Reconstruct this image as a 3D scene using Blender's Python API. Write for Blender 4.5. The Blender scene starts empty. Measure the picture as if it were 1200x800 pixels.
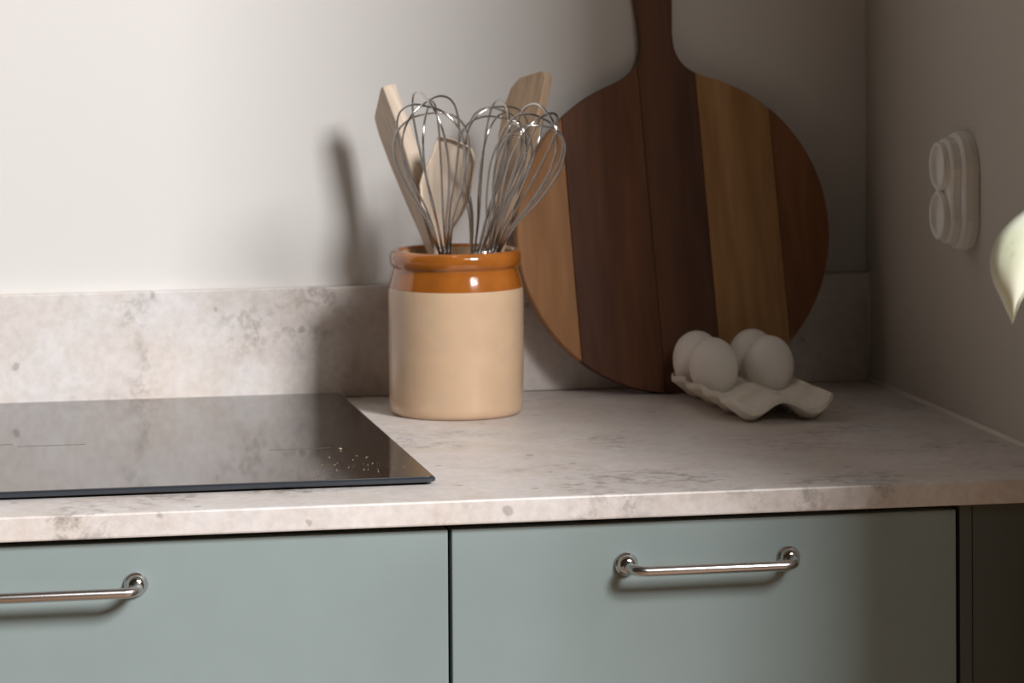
import bpy, bmesh, math, random
from mathutils import Vector, Matrix
random.seed(7)
SC = bpy.context.scene
COL = SC.collection

# ------------------------------------------------------------------ camera
F_PX, YAW, PITCH, ROLL = 4214.46, 0.193882, 0.0158739, -0.0060877
CX, CY = 599.64, -27.68
CAM = Vector((-0.98176, -3.25610, 0.43654))
fw = Vector((math.sin(YAW)*math.cos(PITCH), math.cos(YAW)*math.cos(PITCH), -math.sin(PITCH)))
rt = Vector((math.cos(YAW), -math.sin(YAW), 0)); up = rt.cross(fw)
c, s = math.cos(ROLL), math.sin(ROLL)
r2, u2 = c*rt + s*up, -s*rt + c*up
cd = bpy.data.cameras.new('camera'); cam = bpy.data.objects.new('camera', cd); COL.objects.link(cam)
M3 = Matrix((r2, u2, -fw)).transposed()
cam.matrix_world = Matrix.Translation(CAM) @ M3.to_4x4()
cd.sensor_fit = 'HORIZONTAL'; cd.sensor_width = 36.0; cd.lens = F_PX/1200*36.0
cd.shift_x = (600-CX)/1200; cd.shift_y = (CY-400)/1200
cd.clip_start = 0.05
cd.dof.use_dof = True; cd.dof.focus_distance = 2.74; cd.dof.aperture_fstop = 13
SC.camera = cam

# ------------------------------------------------------------------ light
SC.view_settings.view_transform = 'Standard'; SC.view_settings.look = 'None'
SC.view_settings.gamma = 1.0; SC.view_settings.exposure = 0.0; SC.view_settings.use_curve_mapping = False
w = bpy.data.worlds.new('world'); SC.world = w; w.use_nodes = True
w.node_tree.nodes['Background'].inputs[0].default_value = (1.0, 0.76, 0.50, 1)
w.node_tree.nodes['Background'].inputs[1].default_value = 0.029

def area(name, alpha, elev, dist, wx, wz, power, col=(1, 0.97, 0.93), target=(-0.45, -0.12, 0.12), spread=180):
    a, e = math.radians(alpha), math.radians(elev)
    d = Vector((math.sin(a)*math.cos(e), -math.cos(a)*math.cos(e), math.sin(e)))
    L = bpy.data.lights.new(name, 'AREA'); L.shape = 'RECTANGLE'; L.size = wx; L.size_y = wz
    L.energy = power; L.color = col; L.spread = math.radians(spread)
    o = bpy.data.objects.new(name, L); COL.objects.link(o)
    o.location = Vector(target) + d*dist
    o.rotation_euler = (-d).to_track_quat('-Z', 'Y').to_euler()
    return o
area('window_daylight', 27.0, 29, 6.0, 1.60, 1.3, 490, col=(1, 0.985, 0.978), target=(-0.40, -0.18, 0.12))
area('fill_light', 10.8, 33, 6.0, 0.75, 1.4, 24, col=(1, 0.94, 0.86), target=(-0.40, -0.18, 0.12))  # added weak fill to lift the eggs and board, not a known window

# ------------------------------------------------------------------ helpers
def tag(o, label, cat, group=None):
    o['label'] = label; o['category'] = cat
    if group: o['group'] = group
    return o
def obj(name, me, mat=None, parent=None):
    o = bpy.data.objects.new(name, me); COL.objects.link(o)
    if mat and not me.materials: me.materials.append(mat)
    if parent: o.parent = parent
    return o
def empty(name, loc=(0, 0, 0), rz=0):
    o = bpy.data.objects.new(name, None); COL.objects.link(o)
    o.location = loc; o.rotation_euler = (0, 0, rz); o.empty_display_size = 0.02
    return o
def mesh(name, verts, faces, smooth=False):
    me = bpy.data.meshes.new(name); me.from_pydata([tuple(v) for v in verts], [], faces)
    bm = bmesh.new(); bm.from_mesh(me); bmesh.ops.recalc_face_normals(bm, faces=bm.faces[:])
    bm.to_mesh(me); bm.free()
    if smooth: me.polygons.foreach_set('use_smooth', [True]*len(me.polygons))
    me.update(); return me
def box_me(name, x0, x1, y0, y1, z0, z1, bev=0.0, seg=2):
    bm = bmesh.new(); bmesh.ops.create_cube(bm, size=1)
    for v in bm.verts:
        v.co = ((x0+x1)/2+v.co.x*(x1-x0), (y0+y1)/2+v.co.y*(y1-y0), (z0+z1)/2+v.co.z*(z1-z0))
    if bev: bmesh.ops.bevel(bm, geom=bm.edges[:], offset=bev, segments=seg, affect='EDGES', profile=0.5)
    me = bpy.data.meshes.new(name); bm.to_mesh(me); bm.free(); return me
def lathe_me(name, prof, n=64, origin=(0, 0, 0), close=False):
    vs, fs = [], []; ox, oy, oz = origin
    for r, z in prof:
        for k in range(n):
            a = 2*math.pi*k/n; vs.append((ox+r*math.cos(a), oy+r*math.sin(a), oz+z))
    m = len(prof)
    for i in range(m if close else m-1):
        j = (i+1) % m
        for k in range(n):
            fs.append((i*n+k, i*n+(k+1) % n, j*n+(k+1) % n, j*n+k))
    if not close:
        if prof[0][0] < 0.004: fs.append(tuple(range(n)))
        if prof[-1][0] < 0.004: fs.append(tuple((m-1)*n+k for k in range(n)))
    return mesh(name, vs, fs, True)
def smooth_path(pts, sub=8, closed=False):
    pts = [Vector(p) for p in pts]; out = []; n = len(pts)
    for i in range(n-1):
        p0, p1, p2, p3 = pts[max(i-1, 0)], pts[i], pts[i+1], pts[min(i+2, n-1)]
        for k in range(sub):
            t = k/sub
            out.append(0.5*((2*p1)+(-p0+p2)*t+(2*p0-5*p1+4*p2-p3)*t*t+(-p0+3*p1-3*p2+p3)*t**3))
    out.append(pts[-1]); return out
def tube_geo(path, rad, n=8, cap=True):
    vs, fs = [], []; N = len(path); path = [Vector(p) for p in path]
    t0 = (path[1]-path[0]).normalized()
    ref = Vector((0, 0, 1)) if abs(t0.z) < 0.9 else Vector((1, 0, 0))
    nrm = t0.cross(ref).normalized(); pt = t0
    for i, p in enumerate(path):
        t = (path[min(i+1, N-1)]-path[max(i-1, 0)]).normalized()
        nrm = (pt.rotation_difference(t) @ nrm).normalized(); pt = t
        b = t.cross(nrm); r = rad[i] if hasattr(rad, '__len__') else rad
        for k in range(n):
            a = 2*math.pi*k/n; vs.append(p+nrm*(r*math.cos(a))+b*(r*math.sin(a)))
    for i in range(N-1):
        for k in range(n):
            fs.append((i*n+k, i*n+(k+1) % n, (i+1)*n+(k+1) % n, (i+1)*n+k))
    if cap: fs.append(tuple(range(n))); fs.append(tuple((N-1)*n+k for k in range(n)))
    return vs, fs
def tube_me(name, path, rad, n=8): return mesh(name, *tube_geo(path, rad, n), smooth=True)
def add_bevel(o, wd, seg=2, ang=30):
    m = o.modifiers.new('bevel', 'BEVEL'); m.width = wd; m.segments = seg
    m.limit_method = 'ANGLE'; m.angle_limit = math.radians(ang); m.harden_normals = False
    return o
def shade(o):
    o.data.polygons.foreach_set('use_smooth', [True]*len(o.data.polygons)); return o

# ------------------------------------------------------------------ materials
def new_mat(name):
    m = bpy.data.materials.new(name); m.use_nodes = True
    return m, m.node_tree.nodes, m.node_tree.links, m.node_tree.nodes['Principled BSDF']
def plain(name, col, rough=0.5, metal=0.0, ior=None, noise=0.0, nscale=40, bump=0.0, bscale=300, coat=0.0, aniso=0):
    m, N, L, P = new_mat(name)
    P.inputs['Base Color'].default_value = (*col, 1); P.inputs['Roughness'].default_value = rough
    P.inputs['Metallic'].default_value = metal
    if ior: P.inputs['IOR'].default_value = ior
    if coat: P.inputs['Coat Weight'].default_value = coat; P.inputs['Coat Roughness'].default_value = 0.08
    tc = N.new('ShaderNodeTexCoord')
    if noise:
        n = N.new('ShaderNodeTexNoise'); n.inputs['Scale'].default_value = nscale; n.inputs['Detail'].default_value = 5
        L.new(tc.outputs['Object'], n.inputs['Vector'])
        r = N.new('ShaderNodeValToRGB'); r.color_ramp.elements[0].position = 0.3; r.color_ramp.elements[1].position = 0.7
        r.color_ramp.elements[0].color = (*[x*(1-noise) for x in col], 1)
        r.color_ramp.elements[1].color = (*[min(1, x*(1+noise)) for x in col], 1)
        L.new(n.outputs[0], r.inputs[0]); L.new(r.outputs[0], P.inputs['Base Color'])
    if bump:
        n2 = N.new('ShaderNodeTexNoise'); n2.inputs['Scale'].default_value = bscale; n2.inputs['Detail'].default_value = 4
        L.new(tc.outputs['Object'], n2.inputs['Vector'])
        b = N.new('ShaderNodeBump'); b.inputs['Strength'].default_value = bump; b.inputs['Distance'].default_value = 0.001
        L.new(n2.outputs[0], b.inputs['Height']); L.new(b.outputs[0], P.inputs['Normal'])
    return m
def ramp(N, stops, interp='LINEAR'):
    r = N.new('ShaderNodeValToRGB'); e = r.color_ramp.elements; r.color_ramp.interpolation = interp
    while len(e) < len(stops): e.new(0.5)
    for el, (p, c) in zip(e, stops): el.position = p; el.color = (*c, 1)
    return r
def mixc(N, L, fac, a, b, mode='MIX'):
    x = N.new('ShaderNodeMix'); x.data_type = 'RGBA'; x.blend_type = mode
    for sock, val in ((x.inputs[0], fac), (x.inputs[6], a), (x.inputs[7], b)):
        if hasattr(val, 'is_linked') or hasattr(val, 'links'): L.new(val, sock)
        elif isinstance(val, (int, float)): sock.default_value = val
        else: sock.default_value = (*val, 1)
    return x.outputs[2]
def stone(name, base, warm, dark, rough=0.42):
    """pale limestone laminate: cloudy tint, grey stain clusters, small fossil flecks and rings"""
    m, N, L, P = new_mat(name); tc = N.new('ShaderNodeTexCoord'); v = tc.outputs['Object']
    def noise(scale, det=6, rgh=0.6, dist=0.0, off=0):
        mp = N.new('ShaderNodeMapping'); mp.inputs['Location'].default_value = (off, off*0.7, off*1.3)
        L.new(v, mp.inputs['Vector'])
        n = N.new('ShaderNodeTexNoise'); n.inputs['Scale'].default_value = scale; n.inputs['Detail'].default_value = det
        n.inputs['Roughness'].default_value = rgh; n.inputs['Distortion'].default_value = dist
        L.new(mp.outputs[0], n.inputs['Vector']); return n.outputs[0]
    r1 = ramp(N, [(0.35, (0, 0, 0)), (0.68, (1, 1, 1))]); L.new(noise(7), r1.inputs[0])
    col = mixc(N, L, r1.outputs[0], base, warm)
    big = ramp(N, [(0.50, (0, 0, 0)), (0.66, (1, 1, 1))]); L.new(noise(9, 4, 0.5, 0.3, 3.1), big.inputs[0])
    fine = ramp(N, [(0.46, (0, 0, 0)), (0.62, (1, 1, 1))]); L.new(noise(75, 6, 0.7, 0.4, 1.7), fine.inputs[0])
    mul = N.new('ShaderNodeMath'); mul.operation = 'MULTIPLY'
    L.new(big.outputs[0], mul.inputs[0]); L.new(fine.outputs[0], mul.inputs[1])
    m2 = N.new('ShaderNodeMath'); m2.operation = 'MULTIPLY'; m2.inputs[1].default_value = 0.75
    L.new(mul.outputs[0], m2.inputs[0])
    col = mixc(N, L, m2.outputs[0], col, dark)
    mot = ramp(N, [(0.36, (0.92, 0.91, 0.90)), (0.62, (1.03, 1.03, 1.03))]); L.new(noise(130, 5, 0.65, 0.2, 8.3), mot.inputs[0])
    col = mixc(N, L, 1.0, col, mot.outputs[0], 'MULTIPLY')
    mot2 = ramp(N, [(0.38, (0.935, 0.905, 0.875)), (0.60, (1.0, 1.0, 1.0))]); L.new(noise(22, 4, 0.6, 0.5, 2.2), mot2.inputs[0])
    col = mixc(N, L, 1.0, col, mot2.outputs[0], 'MULTIPLY')
    # sparse flecks and ring fossils from voronoi cells
    for sc, off, lo, hi, ring, amt in ((38, 0.9, 0.10, 0.16, False, 0.55), (17, 5.3, 0.16, 0.20, True, 0.55)):
        mp = N.new('ShaderNodeMapping'); mp.inputs['Location'].default_value = (off, off*1.9, off*0.4)
        nz = N.new('ShaderNodeTexNoise'); nz.inputs['Scale'].default_value = 60; L.new(v, nz.inputs['Vector'])
        mv = mixc(N, L, 0.012, v, nz.outputs['Color'], 'ADD')
        L.new(mv, mp.inputs['Vector'])
        vo = N.new('ShaderNodeTexVoronoi'); vo.inputs['Scale'].default_value = sc; L.new(mp.outputs[0], vo.inputs['Vector'])
        if ring: rr = ramp(N, [(lo-0.08, (0, 0, 0)), (lo, (1, 1, 1)), (hi, (0, 0, 0))])
        else: rr = ramp(N, [(lo, (1, 1, 1)), (hi, (0, 0, 0))])
        L.new(vo.outputs['Distance'], rr.inputs[0])
        sx = N.new('ShaderNodeSeparateColor'); L.new(vo.outputs['Color'], sx.inputs[0])
        gt = N.new('ShaderNodeMath'); gt.operation = 'GREATER_THAN'; gt.inputs[1].default_value = 0.72 if not ring else 0.8
        L.new(sx.outputs[0], gt.inputs[0])
        k = N.new('ShaderNodeMath'); k.operation = 'MULTIPLY'; L.new(rr.outputs[0], k.inputs[0]); L.new(gt.outputs[0], k.inputs[1])
        k2 = N.new('ShaderNodeMath'); k2.operation = 'MULTIPLY'; k2.inputs[1].default_value = amt; L.new(k.outputs[0], k2.inputs[0])
        col = mixc(N, L, k2.outputs[0], col, dark)
    L.new(col, P.inputs['Base Color']); P.inputs['Roughness'].default_value = rough
    b = N.new('ShaderNodeBump'); b.inputs['Strength'].default_value = 0.15; b.inputs['Distance'].default_value = 0.0006
    L.new(noise(400, 3), b.inputs['Height']); L.new(b.outputs[0], P.inputs['Normal'])
    return m
def wood(name, c1, c2, c3, rough=0.5, grain=(55, 3, 55), off=0.0, axis='Z'):
    m, N, L, P = new_mat(name); tc = N.new('ShaderNodeTexCoord')
    mp = N.new('ShaderNodeMapping'); mp.inputs['Location'].default_value = (off, off*2.3, off)
    mp.inputs['Scale'].default_value = grain; L.new(tc.outputs['Object'], mp.inputs['Vector'])
    n = N.new('ShaderNodeTexNoise'); n.inputs['Scale'].default_value = 1; n.inputs['Detail'].default_value = 4
    n.inputs['Distortion'].default_value = 0.6; L.new(mp.outputs[0], n.inputs['Vector'])
    r = ramp(N, [(0.3, c1), (0.5, c2), (0.72, c3)]); L.new(n.outputs[0], r.inputs[0])
    mp2 = N.new('ShaderNodeMapping'); mp2.inputs['Scale'].default_value = [g*5 for g in grain]
    L.new(tc.outputs['Object'], mp2.inputs['Vector'])
    n2 = N.new('ShaderNodeTexNoise'); n2.inputs['Scale'].default_value = 1; n2.inputs['Detail'].default_value = 3
    L.new(mp2.outputs[0], n2.inputs['Vector'])
    r2_ = ramp(N, [(0.30, (0.80, 0.78, 0.76)), (0.65, (1, 1, 1))]); L.new(n2.outputs[0], r2_.inputs[0])
    col = mixc(N, L, 1.0, r.outputs[0], r2_.outputs[0], 'MULTIPLY')
    L.new(col, P.inputs['Base Color']); P.inputs['Roughness'].default_value = rough; P.inputs['Specular IOR Level'].default_value = 0.3
    return m

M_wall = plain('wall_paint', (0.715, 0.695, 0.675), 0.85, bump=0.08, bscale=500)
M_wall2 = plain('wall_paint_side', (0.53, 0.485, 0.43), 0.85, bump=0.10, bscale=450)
M_caulk = plain('caulk', (0.78, 0.73, 0.66), 0.5)
M_floor = wood('floor_oak', (0.26, 0.16, 0.09), (0.34, 0.21, 0.12), (0.40, 0.26, 0.16), 0.5, (2, 30, 30))
M_stone = stone('limestone_laminate', (0.72, 0.69, 0.685), (0.76, 0.70, 0.665), (0.28, 0.25, 0.23))
M_sage = plain('sage_lacquer', (0.265, 0.325, 0.325), 0.42, noise=0.02, nscale=30, bump=0.05, bscale=900)
M_carc = plain('cabinet_carcass', (0.035, 0.033, 0.03), 0.7)
M_panel = plain('dark_sage_panel', (0.10, 0.115, 0.105), 0.5)
M_glass = plain('hob_glass', (0.014, 0.010, 0.007), 0.04, ior=2.45)
M_hobedge = plain('hob_edge', (0.03, 0.036, 0.045), 0.25)
M_gasket = plain('hob_gasket', (0.008, 0.008, 0.008), 0.8)
M_print = plain('zone_print', (0.09, 0.08, 0.07), 0.5)
M_steel = plain('brushed_steel', (0.62, 0.58, 0.57), 0.27, metal=1.0)
M_chrome = plain('polished_steel', (0.70, 0.67, 0.65), 0.12, metal=1.0)
M_wire = plain('whisk_wire', (0.60, 0.58, 0.56), 0.20, metal=1.0)
M_cream = plain('cream_stoneware', (0.70, 0.49, 0.32), 0.28, noise=0.04, nscale=60, coat=0.35, bump=0.03, bscale=120)
M_honey = plain('honey_glaze', (0.40, 0.125, 0.018), 0.10, noise=0.25, nscale=28, coat=0.6)
M_inner = plain('jar_inside', (0.52, 0.36, 0.22), 0.35)
M_beech = wood('beech', (0.68, 0.55, 0.43), (0.78, 0.65, 0.53), (0.84, 0.72, 0.60), 0.6, (60, 60, 6))
M_beech2 = wood('dark_beech', (0.40, 0.27, 0.17), (0.52, 0.37, 0.25), (0.60, 0.44, 0.31), 0.6, (60, 60, 6), 3.0)
M_egg = plain('egg_shell', (0.92, 0.88, 0.84), 0.55, bump=0.12, bscale=900)
M_tray = plain('white_ceramic', (0.84, 0.78, 0.69), 0.45, noise=0.06, nscale=120, bump=0.1, bscale=300)
M_socket = plain('white_plastic', (0.90, 0.88, 0.84), 0.4)
M_crumb = plain('crumb', (0.65, 0.48, 0.32), 0.8)

# ------------------------------------------------------------------ setting
WY = 0.012                                   # painted back wall plane; the upstand's face is y = 0
def struct(name, me, mat): o = obj(name, me, mat); o['kind'] = 'structure'; return o
ZF = -0.90
WALL_END = -0.87; LOW_END = -1.15; LOW_TOP = 0.46
struct('floor', box_me('floor', -3.2, 2.6, -4.6, 0.2, ZF-0.05, ZF), M_floor)
struct('wall_back', box_me('wall_back', -3.2, 0.12, WY, WY+0.12, ZF, 1.75), M_wall)
prof = [(WY, ZF), (WY, 1.75), (WALL_END, 1.75), (WALL_END, LOW_TOP), (LOW_END, LOW_TOP), (LOW_END, ZF)]      # full-height wall, then an unseen lower stretch added to shade drawers and worktop
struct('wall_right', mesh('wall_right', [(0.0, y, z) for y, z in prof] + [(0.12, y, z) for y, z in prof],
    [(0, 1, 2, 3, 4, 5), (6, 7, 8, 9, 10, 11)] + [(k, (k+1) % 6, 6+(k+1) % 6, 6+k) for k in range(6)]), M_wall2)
# silicone joints
tp = [(-0.0005, -0.598, 0.0005), (-0.0005, -0.002, 0.0005)]
struct('trim_1', tube_me('trim_1', tp, 0.0028), M_caulk)
struct('trim_2', tube_me('trim_2', [(-0.001, -0.0005, 0.001), (-0.001, -0.0005, 0.103)], 0.0024), M_caulk)

# ------------------------------------------------------------------ worktop and upstand
wt = obj('worktop', box_me('worktop', -2.2, -0.0015, -0.600, 0.0, -0.0188, 0.0, 0.0016, 2), M_stone)
tag(wt, 'pale mottled limestone-look worktop running under the hob and the stoneware crock', 'worktop')
up_ = obj('backsplash', box_me('backsplash', -2.2, -0.0015, 0.0, WY-0.0002, 0.0, 0.1013, 0.0010, 2), M_stone)
tag(up_, 'low stone upstand strip along the back wall behind the hob and the cutting board', 'backsplash')

# ------------------------------------------------------------------ cabinets
YD = -0.590
def pull(parent, xc, z, cc=0.128):
    xa, xb = xc-cc/2, xc+cc/2
    R_ = 0.0105; pr = 0.027; drop = 0.0015
    for x in (xa, xb):
        prof = [(0.0003, 0.0), (0.0088, 0.0), (0.0092, 0.0012), (0.0088, 0.0024), (0.0072, 0.0032), (0.0070, 0.0042),
                (0.0076, 0.0054), (0.0070, 0.0068), (0.0056, 0.0085), (0.0045, 0.0095), (0.0003, 0.0098)]
        me = lathe_me('handle_rosette', prof, 32)
        o = obj('handle_rosette', me, M_chrome, parent); o.location = (x, YD+0.0002, z); o.rotation_euler = (math.radians(90), 0, 0)
    path = [(xa, YD-0.008, z)]
    for k in range(9):
        a = math.radians(90*k/8)
        path.append((xa+R_*(1-math.cos(a)), YD-(pr-R_)-R_*math.sin(a), z-drop*(0.35+0.65*k/8)))
    for k in range(9):
        a = math.radians(90*(1-k/8))
        path.append((xb-R_*(1-math.cos(a)), YD-(pr-R_)-R_*math.sin(a), z-drop*(1-0.65*k/8)))
    path.append((xb, YD-0.008, z))
    obj('handle_bar', tube_me('handle_bar', path, 0.0039, 16), M_steel, parent)
def cabinet(x0, x1, label):
    root = empty('drawer_cabinet', ((x0+x1)/2, -0.3, ZF)); tag(root, label, 'cabinet')
    inv = Matrix.Translation(-root.location)
    def part(name, me, mat, par=root):
        me.transform(inv); return obj(name, me, mat, par)
    part('cabinet_body', box_me('cabinet_body', x0+0.002, x1-0.002, YD+0.0195, -0.03, ZF+0.10, -0.0195), M_carc)
    part('plinth', box_me('plinth', x0, x1, -0.53, -0.51, ZF, ZF+0.099), M_panel)
    zt = -0.0235
    zs = [zt, zt-0.262, zt-0.524, ZF+0.105]
    for i in range(3):
        f = part('drawer_front', box_me('drawer_front', x0+0.0015, x1-0.0015, YD, YD+0.019, zs[i+1]+0.003, zs[i], 0.0008, 2), M_sage)
        n0 = set(COL.objects)
        pull(None, (x0+x1)/2, zs[i]-0.0315)
        for o in [o for o in COL.objects if o not in n0]:
            o.parent = f; o.location = o.location - root.location
    return root
cabinet(-0.5085, -0.1080, 'narrow sage green drawer cabinet with steel bar handle, below the eggs and board')
cabinet(-1.1105, -0.5085, 'wide sage green drawer cabinet with steel bar handle, below the black hob')
ep = obj('end_panel', box_me('end_panel', -0.1062, -0.0962, YD+0.001, -0.03, ZF, -0.0195, 0.0006), M_panel)
tag(ep, 'slim vertical cover panel beside the narrow drawer cabinet', 'panel')
fp = obj('filler_panel', box_me('filler_panel', -0.0952, -0.0008, YD+0.003, YD+0.022, ZF, -0.0195, 0.0006), M_panel)
tag(fp, 'dark flat filler panel closing the gap to the right-hand wall', 'panel')

# ------------------------------------------------------------------ hob
hob = empty('induction_hob', (-0.807, -0.27, 0.0)); tag(hob, 'black glass induction hob set on the pale worktop', 'hob')
def hpart(name, me, mat): me.transform(Matrix.Translation((0.807, 0.27, 0))); return obj(name, me, mat, hob)
def rrect(x0, x1, y0, y1, r, n=6):
    P_ = []
    for cx_, cy_, a0 in ((x1-r, y1-r, 0), (x0+r, y1-r, 90), (x0+r, y0+r, 180), (x1-r, y0+r, 270)):
        for k in range(n+1):
            a = math.radians(a0+90*k/n); P_.append((cx_+r*math.cos(a), cy_+r*math.sin(a)))
    return P_
def slab(name, outlines):
    """stack of (outline, z)"""
    vs, fs = [], []; n = len(outlines[0][0])
    for P_, z in outlines: vs += [(x, y, z) for x, y in P_]
    for i in range(len(outlines)-1):
        for k in range(n): fs.append((i*n+k, i*n+(k+1) % n, (i+1)*n+(k+1) % n, (i+1)*n+k))
    fs.append(tuple(range(n))); fs.append(tuple((len(outlines)-1)*n+k for k in range(n)))
    return mesh(name, vs, fs)
hx0, hx1, hy0, hy1 = -1.107, -0.5068, -0.524, -0.0165
hpart('gasket', slab('gasket', [(rrect(hx0+.006, hx1-.006, hy0+.006, hy1-.006, .004), 0.0), (rrect(hx0+.006, hx1-.006, hy0+.006, hy1-.006, .004), 0.0022)]), M_gasket)
R0 = lambda d: rrect(hx0+d, hx1-d, hy0+d, hy1-d, .006)
hpart('edge_bevel', slab('edge_bevel', [(R0(.0012), .0021), (R0(0), .0030), (R0(0), .0050), (R0(.0016), .0062)]), M_hobedge)
hpart('glass_top', slab('glass_top', [(R0(.0016), .0058), (R0(.0016), .0066), (R0(.0020), .0068)]), M_glass)
for x0, x1, y, t in ((-0.876, -0.8177, -0.277, .0016), (-0.8151, -0.7593, -0.290, .0016), (-0.615, -0.565, -0.357, .0012), (-0.590, -0.5885, -0.384, .0012)):
    hpart('zone_mark', box_me('zone_mark', x0, x1, y-t/2, y+t/2, .0066, .00690), M_print)
cr = bmesh.new()
def crumb(x, y, sz):
    ret = bmesh.ops.create_icosphere(cr, subdivisions=1, radius=sz)
    for v in ret['verts']:
        v.co = Vector((x, y, 0.0068+sz*0.5)) + Vector((v.co.x*random.uniform(.7, 1.5), v.co.y*random.uniform(.7, 1.4), v.co.z*0.55))
for _ in range(44):
    x = random.triangular(-0.62, -0.512, -0.57); crumb(x, random.triangular(-0.515, -0.37, -0.47), random.uniform(.0002, .0005))
for _ in range(10): crumb(random.uniform(-0.9, -0.6), random.uniform(-0.51, -0.3), random.uniform(.0002, .0003))
crumb(-0.559, -0.369, .0014)
me = bpy.data.meshes.new('crumbs'); cr.to_mesh(me); cr.free()
o = obj('crumbs', me, M_crumb); tag(o, 'fine pale crumbs scattered over the right side of the black hob', 'crumbs'); o['kind'] = 'stuff'

# ------------------------------------------------------------------ stoneware crock
JC = (-0.419, -0.124)
jar = empty('stoneware_crock', (*JC, 0)); tag(jar, 'cream stoneware crock with honey-brown glazed rim, holding whisks and spatulas', 'crock')
obj('crock_body', lathe_me('crock_body', [(0.0003, 0.004), (0.050, 0.004), (0.0535, 0.0), (0.0565, 0.0008), (0.0585, 0.004), (0.0593, 0.009),
    (0.0598, 0.05), (0.0598, 0.100), (0.0597, 0.1085), (0.0592, 0.1122)], 96), M_cream, jar)
obj('glazed_rim', lathe_me('glazed_rim', [(0.0594, 0.1118), (0.0588, 0.1145), (0.0574, 0.1200), (0.0560, 0.1250), (0.0551, 0.1290), (0.0553, 0.1300),
    (0.0568, 0.1310), (0.0580, 0.1332), (0.0585, 0.1365), (0.0583, 0.1400), (0.0573, 0.1430), (0.0555, 0.1448), (0.0533, 0.1452),
    (0.0512, 0.1444), (0.0500, 0.1425)], 96), M_honey, jar)
obj('crock_lining', lathe_me('crock_lining', [(0.0500, 0.1425), (0.0496, 0.138), (0.0500, 0.120), (0.0530, 0.105), (0.0535, 0.02), (0.050, 0.009), (0.0003, 0.008)], 96), M_inner, jar)

# ------------------------------------------------------------------ whisks
def whisk(base, apex, rmax, n, label, wr=0.00095, hl=0.10, rot=0.0, peak=0.66):
    base, apex = Vector(base), Vector(apex); ax = apex-base; Ln = ax.length; ax.normalize()
    root = empty('balloon_whisk', base); tag(root, label, 'whisk', 'whisks in the stoneware crock')
    q = Vector((0, 0, 1)).rotation_difference(ax)
    def prof(u):
        """half loop: u 0..1 from neck to tip -> (r, h)"""
        pts = [(0.0048, -0.006), (0.0055, 0.02*Ln), (0.36*rmax, 0.25*Ln), (0.72*rmax, 0.46*Ln), (0.96*rmax, peak*Ln), (1.0*rmax, 0.79*Ln), (0.86*rmax, 0.91*Ln), (0.48*rmax, 0.985*Ln), (0.0, Ln)]
        return pts
    half = [Vector((r, 0, h)) for r, h in prof(0)]
    for k in range(n):
        a = math.pi*(k+0.5)/n + rot; kk = (k*2+1) % n                # loops of different length, longest and shortest side by side
        sc = 1.0 - 0.05*kk/n; ls = 1.05 - 0.13*kk/n
        ctrl = [Vector((p.x*sc, 0, p.z*ls if p.z > 0 else p.z)) for i, p in enumerate(half)]
        full = ctrl + [Vector((-p.x, 0, p.z)) for p in reversed(ctrl[:-1])]
        path = [q @ (Matrix.Rotation(a, 3, 'Z') @ p) for p in smooth_path(full, 7)]
        obj('wire_loop', tube_me('wire_loop', path, wr, 6), M_wire, root)
    # handle, standing inside the crock
    hp = [q @ Vector((0, 0, z)) for z in (-hl, -hl+0.004, -hl*0.75, -hl*0.4, -0.02, -0.006, 0.004)]
    obj('handle', tube_me('handle', hp, [0.003, 0.0055, 0.0065, 0.0060, 0.0052, 0.0056, 0.0045], 14), M_steel, root)
    return root
whisk((-0.4348, -0.158, 0.145), (-0.4637, -0.238, 0.2781), 0.0335, 5, 'leftmost balloon whisk, leaning over the broad pale spatula', rot=0.25, wr=0.0010, hl=0.105)
whisk((-0.3993, -0.118, 0.1406), (-0.3815, -0.15, 0.2687), 0.0335, 5, 'middle balloon whisk standing upright between the left and right whisks', rot=0.1, wr=0.0010)
whisk((-0.39, -0.146, 0.1429), (-0.3588, -0.222, 0.2646), 0.0300, 5, 'rightmost balloon whisk, leaning towards the cutting board', rot=0.45, wr=0.0010)
whisk((-0.3984, -0.15, 0.1427), (-0.3775, -0.195, 0.2524), 0.0150, 3, 'small slim whisk nested behind the rightmost whisk', rot=0.3, wr=0.0009)

# ------------------------------------------------------------------ wooden spatulas
def spatula(name, B, T, wdir, outline, thick, mat, label, bowl=0.0):
    """outline: (w, a) points in the plane of the blade; a runs from B towards T"""
    B, T = Vector(B), Vector(T); a = (T-B).normalized(); wv = Vector(wdir); wv = (wv-a*wv.dot(a)).normalized(); n = wv.cross(a)
    if n.dot(Vector((-0.2, -1, 0))) < 0: n = -n
    bm = bmesh.new()
    back = [bm.verts.new(Vector((x, -thick/2, y))) for x, y in outline]
    front = [bm.verts.new(Vector((x, thick/2, y))) for x, y in outline]
    N_ = len(outline)
    ff = bm.faces.new(front); bm.faces.new(list(reversed(back)))
    for i in range(N_): bm.faces.new((front[i], back[i], back[(i+1) % N_], front[(i+1) % N_]))
    if bowl:
        r = bmesh.ops.inset_region(bm, faces=[ff], thickness=0.0030, use_even_offset=True)
        for v in ff.verts: v.co.y -= bowl
    bmesh.ops.recalc_face_normals(bm, faces=bm.faces[:])
    me = bpy.data.meshes.new(name); bm.to_mesh(me); bm.free()
    o = obj(name, me, mat); o.matrix_world = Matrix.Translation(B) @ Matrix((wv, n, a)).transposed().to_4x4()
    add_bevel(o, 0.0012, 2, 35); tag(o, label, 'spatula', 'wooden spatulas in the stoneware crock')
    return o
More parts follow.
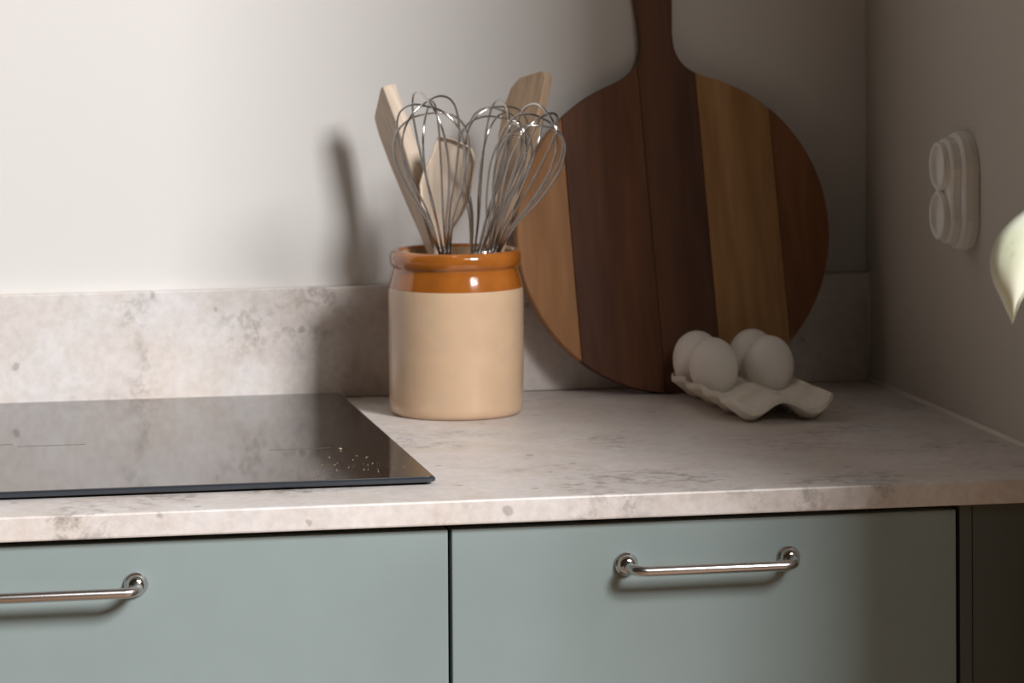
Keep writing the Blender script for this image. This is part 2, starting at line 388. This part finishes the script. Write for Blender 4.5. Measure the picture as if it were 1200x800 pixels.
spatula('wooden_spatula', (-0.392, -0.128, 0.013), (-0.4745, -0.058, 0.283), (0.3, -0.95, 0),
    [(-.0055, 0), (.0055, 0), (.0060, .13), (.0090, .16), (.0150, .19), (.0200, .225), (.0215, .255), (.0200, .291), (.0150, .291), (-.0190, .272), (-.0215, .255), (-.0200, .225), (-.0150, .19), (-.0090, .16), (-.0060, .13)],
    0.0130, M_beech, 'wooden spatula with slanted tip at the far left, behind the leftmost whisk')
spatula('wooden_spatula', (-0.4100, -0.124, 0.013), (-0.3430, -0.098, 0.300), (0.6, -0.8, 0),
    [(-.0055, 0), (.0055, 0), (.0060, .15), (.0075, .19), (.0130, .215), (.0190, .240), (.0205, .265), (.0205, .292), (.0180, .2965), (.0130, .2965), (-.0100, .2885), (-.0175, .279), (-.0220, .262), (-.0215, .235), (-.0160, .205), (-.0085, .185), (-.0060, .15)],
    0.0100, M_beech2, 'tall brown wooden spatula at the right, tip overlapping the cutting board')
SP_C = [(-0.4343, 0.2452), (-0.4190, 0.2421), (-0.4045, 0.2350), (-0.4015, 0.2243), (-0.4030, 0.2107), (-0.4061, 0.1928), (-0.4115, 0.1795), (-0.4230, 0.1617), (-0.4265, 0.150)]
SP_C = SP_C[::-1] + []
mid = [(-0.4365, 0.150), (-0.4417, 0.1664), (-0.4500, 0.1846), (-0.4514, 0.2026), (-0.4475, 0.2160), (-0.4430, 0.2227)]
x0_ = -0.4300
outl = [(-.0052, 0), (.0052, 0), (.0052, .125)] + [(x-x0_, z-0.013) for x, z in SP_C] + [(x-x0_, z-0.013) for x, z in reversed(mid)] + [(-.0052, .125)]
spatula('wooden_spatula', (x0_, -0.124, 0.013), (x0_, -0.129, 0.245), (0.89, -0.45, 0), outl, 0.0090, M_beech,
    'pale broad wooden spatula with scooped blade seen through the leftmost whisk', bowl=0.0045)

# ------------------------------------------------------------------ cutting board
BW = 0.018; RB = 0.1480
def board_outline():
    P_ = []
    a_f = math.asin(0.050/RB)                       # where the shoulder leaves the round
    cz = RB
    n = 96
    for k in range(n+1):
        a = a_f + (2*math.pi-2*a_f)*k/n             # clockwise from the top right, round the bottom
        P_.append((RB*math.sin(a), cz+RB*math.cos(a)))
    def cat(p): return [(v.x, v.y) for v in smooth_path([Vector((x, y, 0)) for x, y in p], 6)]
    yf = cz+RB*math.cos(a_f)
    left = cat([(-0.050, yf), (-0.0345, yf+0.0062), (-0.0225, yf+0.0155), (-0.0160, yf+0.0285), (-0.0148, yf+0.043), (-0.0160, yf+0.060), (-0.0180, yf+0.083), (-0.0190, yf+0.110), (-0.0165, yf+0.124), (-0.009, yf+0.132), (0.0, yf+0.134)])
    right = [(-x, y) for x, y in reversed(left)]
    return P_ + left[1:] + right[1:-1]
def clip(poly, s0, keep_right):
    out = []; n = len(poly)
    for i in range(n):
        p, q = poly[i], poly[(i+1) % n]
        ip, iq = (p[0] >= s0) == keep_right, (q[0] >= s0) == keep_right
        if ip: out.append(p)
        if ip != iq:
            t = (s0-p[0])/(q[0]-p[0]); out.append((s0, p[1]+t*(q[1]-p[1])))
    return out
board = empty('cutting_board', (-0.197, -0.0520, 0.0008)); tag(board, 'round acacia cutting board with handle, leaning on the wall behind the eggs', 'cutting board')
board.rotation_euler = (Matrix.Rotation(math.radians(-8.2), 3, 'X') @ Matrix.Translation((0, 0, RB)).to_3x3() @ Matrix.Rotation(math.radians(-2.9), 3, 'Y')).to_euler()
# rotating about the base point keeps the round rim's lowest point on the worktop
cols = [((.33, .150, .055), (.40, .19, .074), (.46, .235, .100)), ((.080, .030, .014), (.145, .056, .026), (.23, .092, .042)),
        ((.09, .035, .017), (.135, .055, .027), (.18, .077, .038)), ((.17, .078, .030), (.38, .195, .074), (.55, .31, .135)),
        ((.19, .074, .029), (.25, .10, .040), (.30, .127, .052))]
cuts = [-0.2, -0.097, -0.021, 0.033, 0.101, 0.2]
OUT = board_outline()
plk_lab = ['honey-brown plank at the left edge', 'dark brown plank', 'dark central plank running into the handle', 'golden brown plank', 'reddish brown plank at the right edge']
for i in range(5):
    poly = clip(clip(OUT, cuts[i]+0.00012, True), cuts[i+1]-0.00012, False)
    n = len(poly)
    # the round is turned by the lean about its own centre: shift so that the rim stays on the worktop
    vs = [(x, 0, y) for x, y in poly] + [(x, BW, y) for x, y in poly]
    fs = [tuple(range(n)), tuple(range(2*n-1, n-1, -1))] + [(k, (k+1) % n, n+(k+1) % n, n+k) for k in range(n)]
    o = obj('plank', mesh('plank', vs, fs), wood('acacia_%d' % i, *cols[i], 0.55, (26, 26, 2.6), off=i*1.7), board)
    o['label'] = plk_lab[i]; add_bevel(o, 0.0007 if 0 < i < 4 else 0.0009, 2, 50)
# tilt of the handle to the left happens about the disc centre
th = math.radians(-2.9); off = Vector((0, 0, RB)) - (Matrix.Rotation(th, 3, 'Y') @ Vector((0, 0, RB)))
board.location = Vector((-0.197, -0.0520, 0.0006)) + Matrix.Rotation(math.radians(-8.2), 3, 'X') @ off

# ------------------------------------------------------------------ egg tray and eggs
TC = Vector((-0.1590, -0.1590, 0)); TR = math.radians(2.5)
PU, PV = 0.0525, 0.0530; TH = 0.0058
def tray_h(u, v):
    du = abs(((u/PU) % 1.0)-0.5)*2             # 0 at a well column, 1 between
    dv = abs(((v/PV) % 1.0)-0.5)*2
    cu, cv = 0.5-0.5*math.cos(math.pi*du), 0.5-0.5*math.cos(math.pi*dv)
    return 0.0005 + 0.0185*(1-(1-cu*0.80)*(1-cv*0.46))
NU, NV = 48, 96; UE, VE = PU*0.93, PV*1.86
top, bot = [], []
vs, fs = [], []
for layer in (0, 1):
    for j in range(NV+1):
        for i in range(NU+1):
            u = -UE+2*UE*i/NU; v = -VE+2*VE*j/NV
            # scalloped, rounded outline
            eu, ev = abs(u)/UE, abs(v)/VE
            f = 1.0 - 0.05*(max(0, eu-0.6)/0.4)**2*(max(0, ev-0.6)/0.4)**2
            su = 1.0 + (-0.045*math.cos(2*math.pi*v/PV) if eu > 0.8 else 0)*((eu-0.8)/0.2 if eu > 0.8 else 0)
            sv = 1.0 - (0.03*math.cos(2*math.pi*u/PU))*((ev-0.8)/0.2 if ev > 0.8 else 0)
            uu, vv = u*f*su, v*f*sv
            z = tray_h(u, v)
            lip = max(0, eu-0.88)/0.12; z += 0.0015*lip
            vs.append((uu, vv, z + (TH if layer == 0 else 0)))
W_ = NU+1; Q = W_*(NV+1)
for j in range(NV):
    for i in range(NU):
        a = j*W_+i
        fs.append((a, a+1, a+W_+1, a+W_)); fs.append((Q+a, Q+a+W_, Q+a+W_+1, Q+a+1))
ring = [i for i in range(W_)] + [j*W_+NU for j in range(1, NV+1)] + [NV*W_+i for i in range(NU-1, -1, -1)] + [j*W_ for j in range(NV-1, 0, -1)]
for k in range(len(ring)):
    a, b = ring[k], ring[(k+1) % len(ring)]; fs.append((a, Q+a, Q+b, b))
tr = obj('egg_tray', mesh('egg_tray', vs, fs, True), M_tray); tr.location = TC; tr.rotation_euler = (0, 0, TR)
add_bevel(tr, 0.0018, 3, 45)
tag(tr, 'off-white ceramic egg tray with wavy edge on the worktop, front wells empty', 'egg tray')
eme_prof = []
for k in range(25):
    a = math.pi*k/24; z = -math.cos(a)*0.0278
    r = 0.0219*math.sin(a)*(1+0.07*(z/0.0278)); eme_prof.append((max(r, 0.0002), z))
egg_me = lathe_me('egg', eme_prof, 40); egg_me.materials.append(M_egg)
rz = Matrix.Rotation(TR, 3, 'Z')
for (iu, iv), tilt, lab in (((-.5, .5), (-5, -7), 'white egg in the nearer row of the tray, on the left'),
                            ((.5, .5), (-5, -6), 'white egg in the nearer row of the tray, on the right'),
                            ((-.5, 1.5), (-2, 2), 'white egg in the row against the board, on the left, half hidden'),
                            ((.5, 1.5), (-2, 2), 'white egg in the row against the board, on the right, half hidden')):
    o = obj('egg', egg_me); p = TC + rz @ Vector((iu*PU, iv*PV, 0)); o.location = (p.x, p.y, 0.0061+0.0272)
    o.rotation_euler = (math.radians(tilt[0]), math.radians(tilt[1]), 0)
    tag(o, lab, 'egg', 'white eggs in the ceramic tray')

# ------------------------------------------------------------------ wall socket
sk = empty('wall_socket', (0, -0.2915, 0.2005)); tag(sk, 'white double round socket mounted on the right-hand wall', 'socket')
def stadium(hw, hh, n=20, waist=0.0):
    P_ = []
    for k in range(2*n):
        a = 2*math.pi*k/(2*n); cyy = (hh-hw)*(1 if math.sin(a) >= 0 else -1)
        P_.append((hw*math.cos(a), cyy+hw*math.sin(a)))
    if waist:
        out = []
        for k, (y, z) in enumerate(P_):
            out.append((y, z))
            q = P_[(k+1) % len(P_)]
            if abs(z-q[1]) > (hh-hw):
                sg = 1 if y > 0 else -1
                for t in (0.25, 0.5, 0.75): out.append((sg*(hw-waist*math.sin(math.pi*t)), z+(q[1]-z)*t))
        P_ = out
    return P_
def loft_x(name, secs, mat, caps=True):
    vs, fs = [], []; n = len(secs[0][1])
    for x, P_ in secs: vs += [(x, y, z) for y, z in P_]
    for i in range(len(secs)-1):
        for k in range(n): fs.append((i*n+k, i*n+(k+1) % n, (i+1)*n+(k+1) % n, (i+1)*n+k))
    if caps: fs.append(tuple(range(n))); fs.append(tuple((len(secs)-1)*n+k for k in range(n)))
    o = obj(name, mesh(name, vs, fs), mat, sk); return o
loft_x('socket_base', [(-0.0002, stadium(.0315, .0510)), (-0.006, stadium(.0320, .0515)), (-0.0115, stadium(.0310, .0502)), (-0.0140, stadium(.0285, .0480))], M_socket)
loft_x('socket_cover', [(-0.0138, stadium(.0262, .0462, waist=.002)), (-0.0150, stadium(.0268, .0468, waist=.002)), (-0.0205, stadium(.0255, .0455, waist=.003)), (-0.0225, stadium(.0240, .0440, waist=.004))], M_socket)
for dz in (0.0213, -0.0213):
    me = lathe_me('socket_well', [(0.0003, 0.0008), (0.0165, 0.0008), (0.0172, 0.0030), (0.0178, 0.0055), (0.0190, 0.0062), (0.0205, 0.0052), (0.0209, 0.0020), (0.0209, 0.0)], 48)
    o = obj('socket_well', me, M_socket, sk); o.location = (-0.0224, 0, dz); o.rotation_euler = (0, math.radians(-90), 0)

# ------------------------------------------------------------------ plant leaf
pl = empty('trailing_plant', (-0.012, -1.06, 0.34)); tag(pl, 'trailing plant with pale green leaf hanging in at the right edge', 'plant')
LF = [((-0.2207, 0.1738), (-0.2205, 0.1738), (-0.2203, 0.1738)), ((-0.2222, 0.1778), (-0.2208, 0.1782), (-0.2197, 0.1787)), ((-0.2249, 0.1827), (-0.2208, 0.1836), (-0.2193, 0.1841)), ((-0.2291, 0.1913), (-0.2183, 0.1922), (-0.2152, 0.1931)), ((-0.2345, 0.203), (-0.2125, 0.2039), (-0.1999, 0.2039)),
      ((-0.2361, 0.2156), (-0.2044, 0.2183), (-0.1837, 0.2129)), ((-0.2314, 0.23), (-0.1954, 0.2327), (-0.1684, 0.2219)), ((-0.2219, 0.2403), (-0.1864, 0.2453), (-0.1576, 0.2327)), ((-0.2118, 0.2475), (-0.1783, 0.2561), (-0.1522, 0.2453)),
      ((-0.1954, 0.2597), (-0.1702, 0.266), (-0.1522, 0.2561)), ((-0.1792, 0.2718), (-0.1675, 0.2687), (-0.1594, 0.266))]
def col3(k): return smooth_path([Vector((p[k][0], 0, p[k][1])) for p in LF], 5)
LL, MM, RR_ = col3(0), col3(1), col3(2); NL = len(LL)
vs, fs = [], []; KW = 12
for i in range(NL):
    t = i/(NL-1); yb = -1.046 - 0.012*math.sin(math.pi*t)
    for k in range(KW+1):
        f = 2*k/KW
        p = LL[i].lerp(MM[i], f) if f <= 1 else MM[i].lerp(RR_[i], f-1)
        e = abs(f-1)
        vs.append((p.x, yb - 0.007*math.sin(math.pi*e*0.9)*math.sin(math.pi*min(1, t*1.1)) + 0.011*e*e*math.sin(math.pi*t), p.z))
for i in range(NL-1):
    for k in range(KW): fs.append((i*(KW+1)+k, i*(KW+1)+k+1, (i+1)*(KW+1)+k+1, (i+1)*(KW+1)+k))
lm, N, L, P = new_mat('pale_leaf'); tc = N.new('ShaderNodeTexCoord')
nz = N.new('ShaderNodeTexNoise'); nz.inputs['Scale'].default_value = 38; nz.inputs['Detail'].default_value = 4; L.new(tc.outputs['Object'], nz.inputs['Vector'])
rr = ramp(N, [(0.24, (0.45, 0.54, 0.26)), (0.37, (0.86, 0.89, 0.70)), (0.62, (0.93, 0.94, 0.82))]); L.new(nz.outputs[0], rr.inputs[0])
L.new(rr.outputs[0], P.inputs['Base Color']); P.inputs['Roughness'].default_value = 0.4
tl = N.new('ShaderNodeBsdfTranslucent'); L.new(rr.outputs[0], tl.inputs['Color'])
ms = N.new('ShaderNodeMixShader'); ms.inputs[0].default_value = 0.35
L.new(P.outputs[0], ms.inputs[1]); L.new(tl.outputs[0], ms.inputs[2]); L.new(ms.outputs[0], N['Material Output'].inputs['Surface'])
M_stem = plain('green_stem', (0.30, 0.38, 0.14), 0.5)
inv = Matrix.Translation(-Vector(pl.location))
me = mesh('leaf', vs, fs, True); me.transform(inv); lf = obj('leaf', me, lm, pl)
md = lf.modifiers.new('solid', 'SOLIDIFY'); md.thickness = 0.0007
mr = [(m_[0], -1.046-0.012*math.sin(math.pi*i/(len(LF)-1))+0.0006, m_[1]) for i, (l, m_, r_) in enumerate(LF)]
me = tube_me('midrib', smooth_path(mr, 4), [0.0003+0.0006*k/(4*len(LF)-4) for k in range(4*len(LF)-3)], 8); me.transform(inv); obj('midrib', me, M_stem, lf)
me = tube_me('petiole', smooth_path([(-0.1675, -1.046, 0.2687), (-.135, -1.050, .300), (-.080, -1.056, .325), (-.012, -1.060, .335)], 6), 0.0016, 8); me.transform(inv); obj('petiole', me, M_stem, pl)
me = tube_me('vine', smooth_path([(-.010, -1.062, .300), (-.012, -1.060, .335), (-.006, -1.055, .42), (-.0032, -1.050, .55), (-.0032, -1.048, .80)], 6), 0.0030, 10); me.transform(inv); obj('vine', me, M_stem, pl)
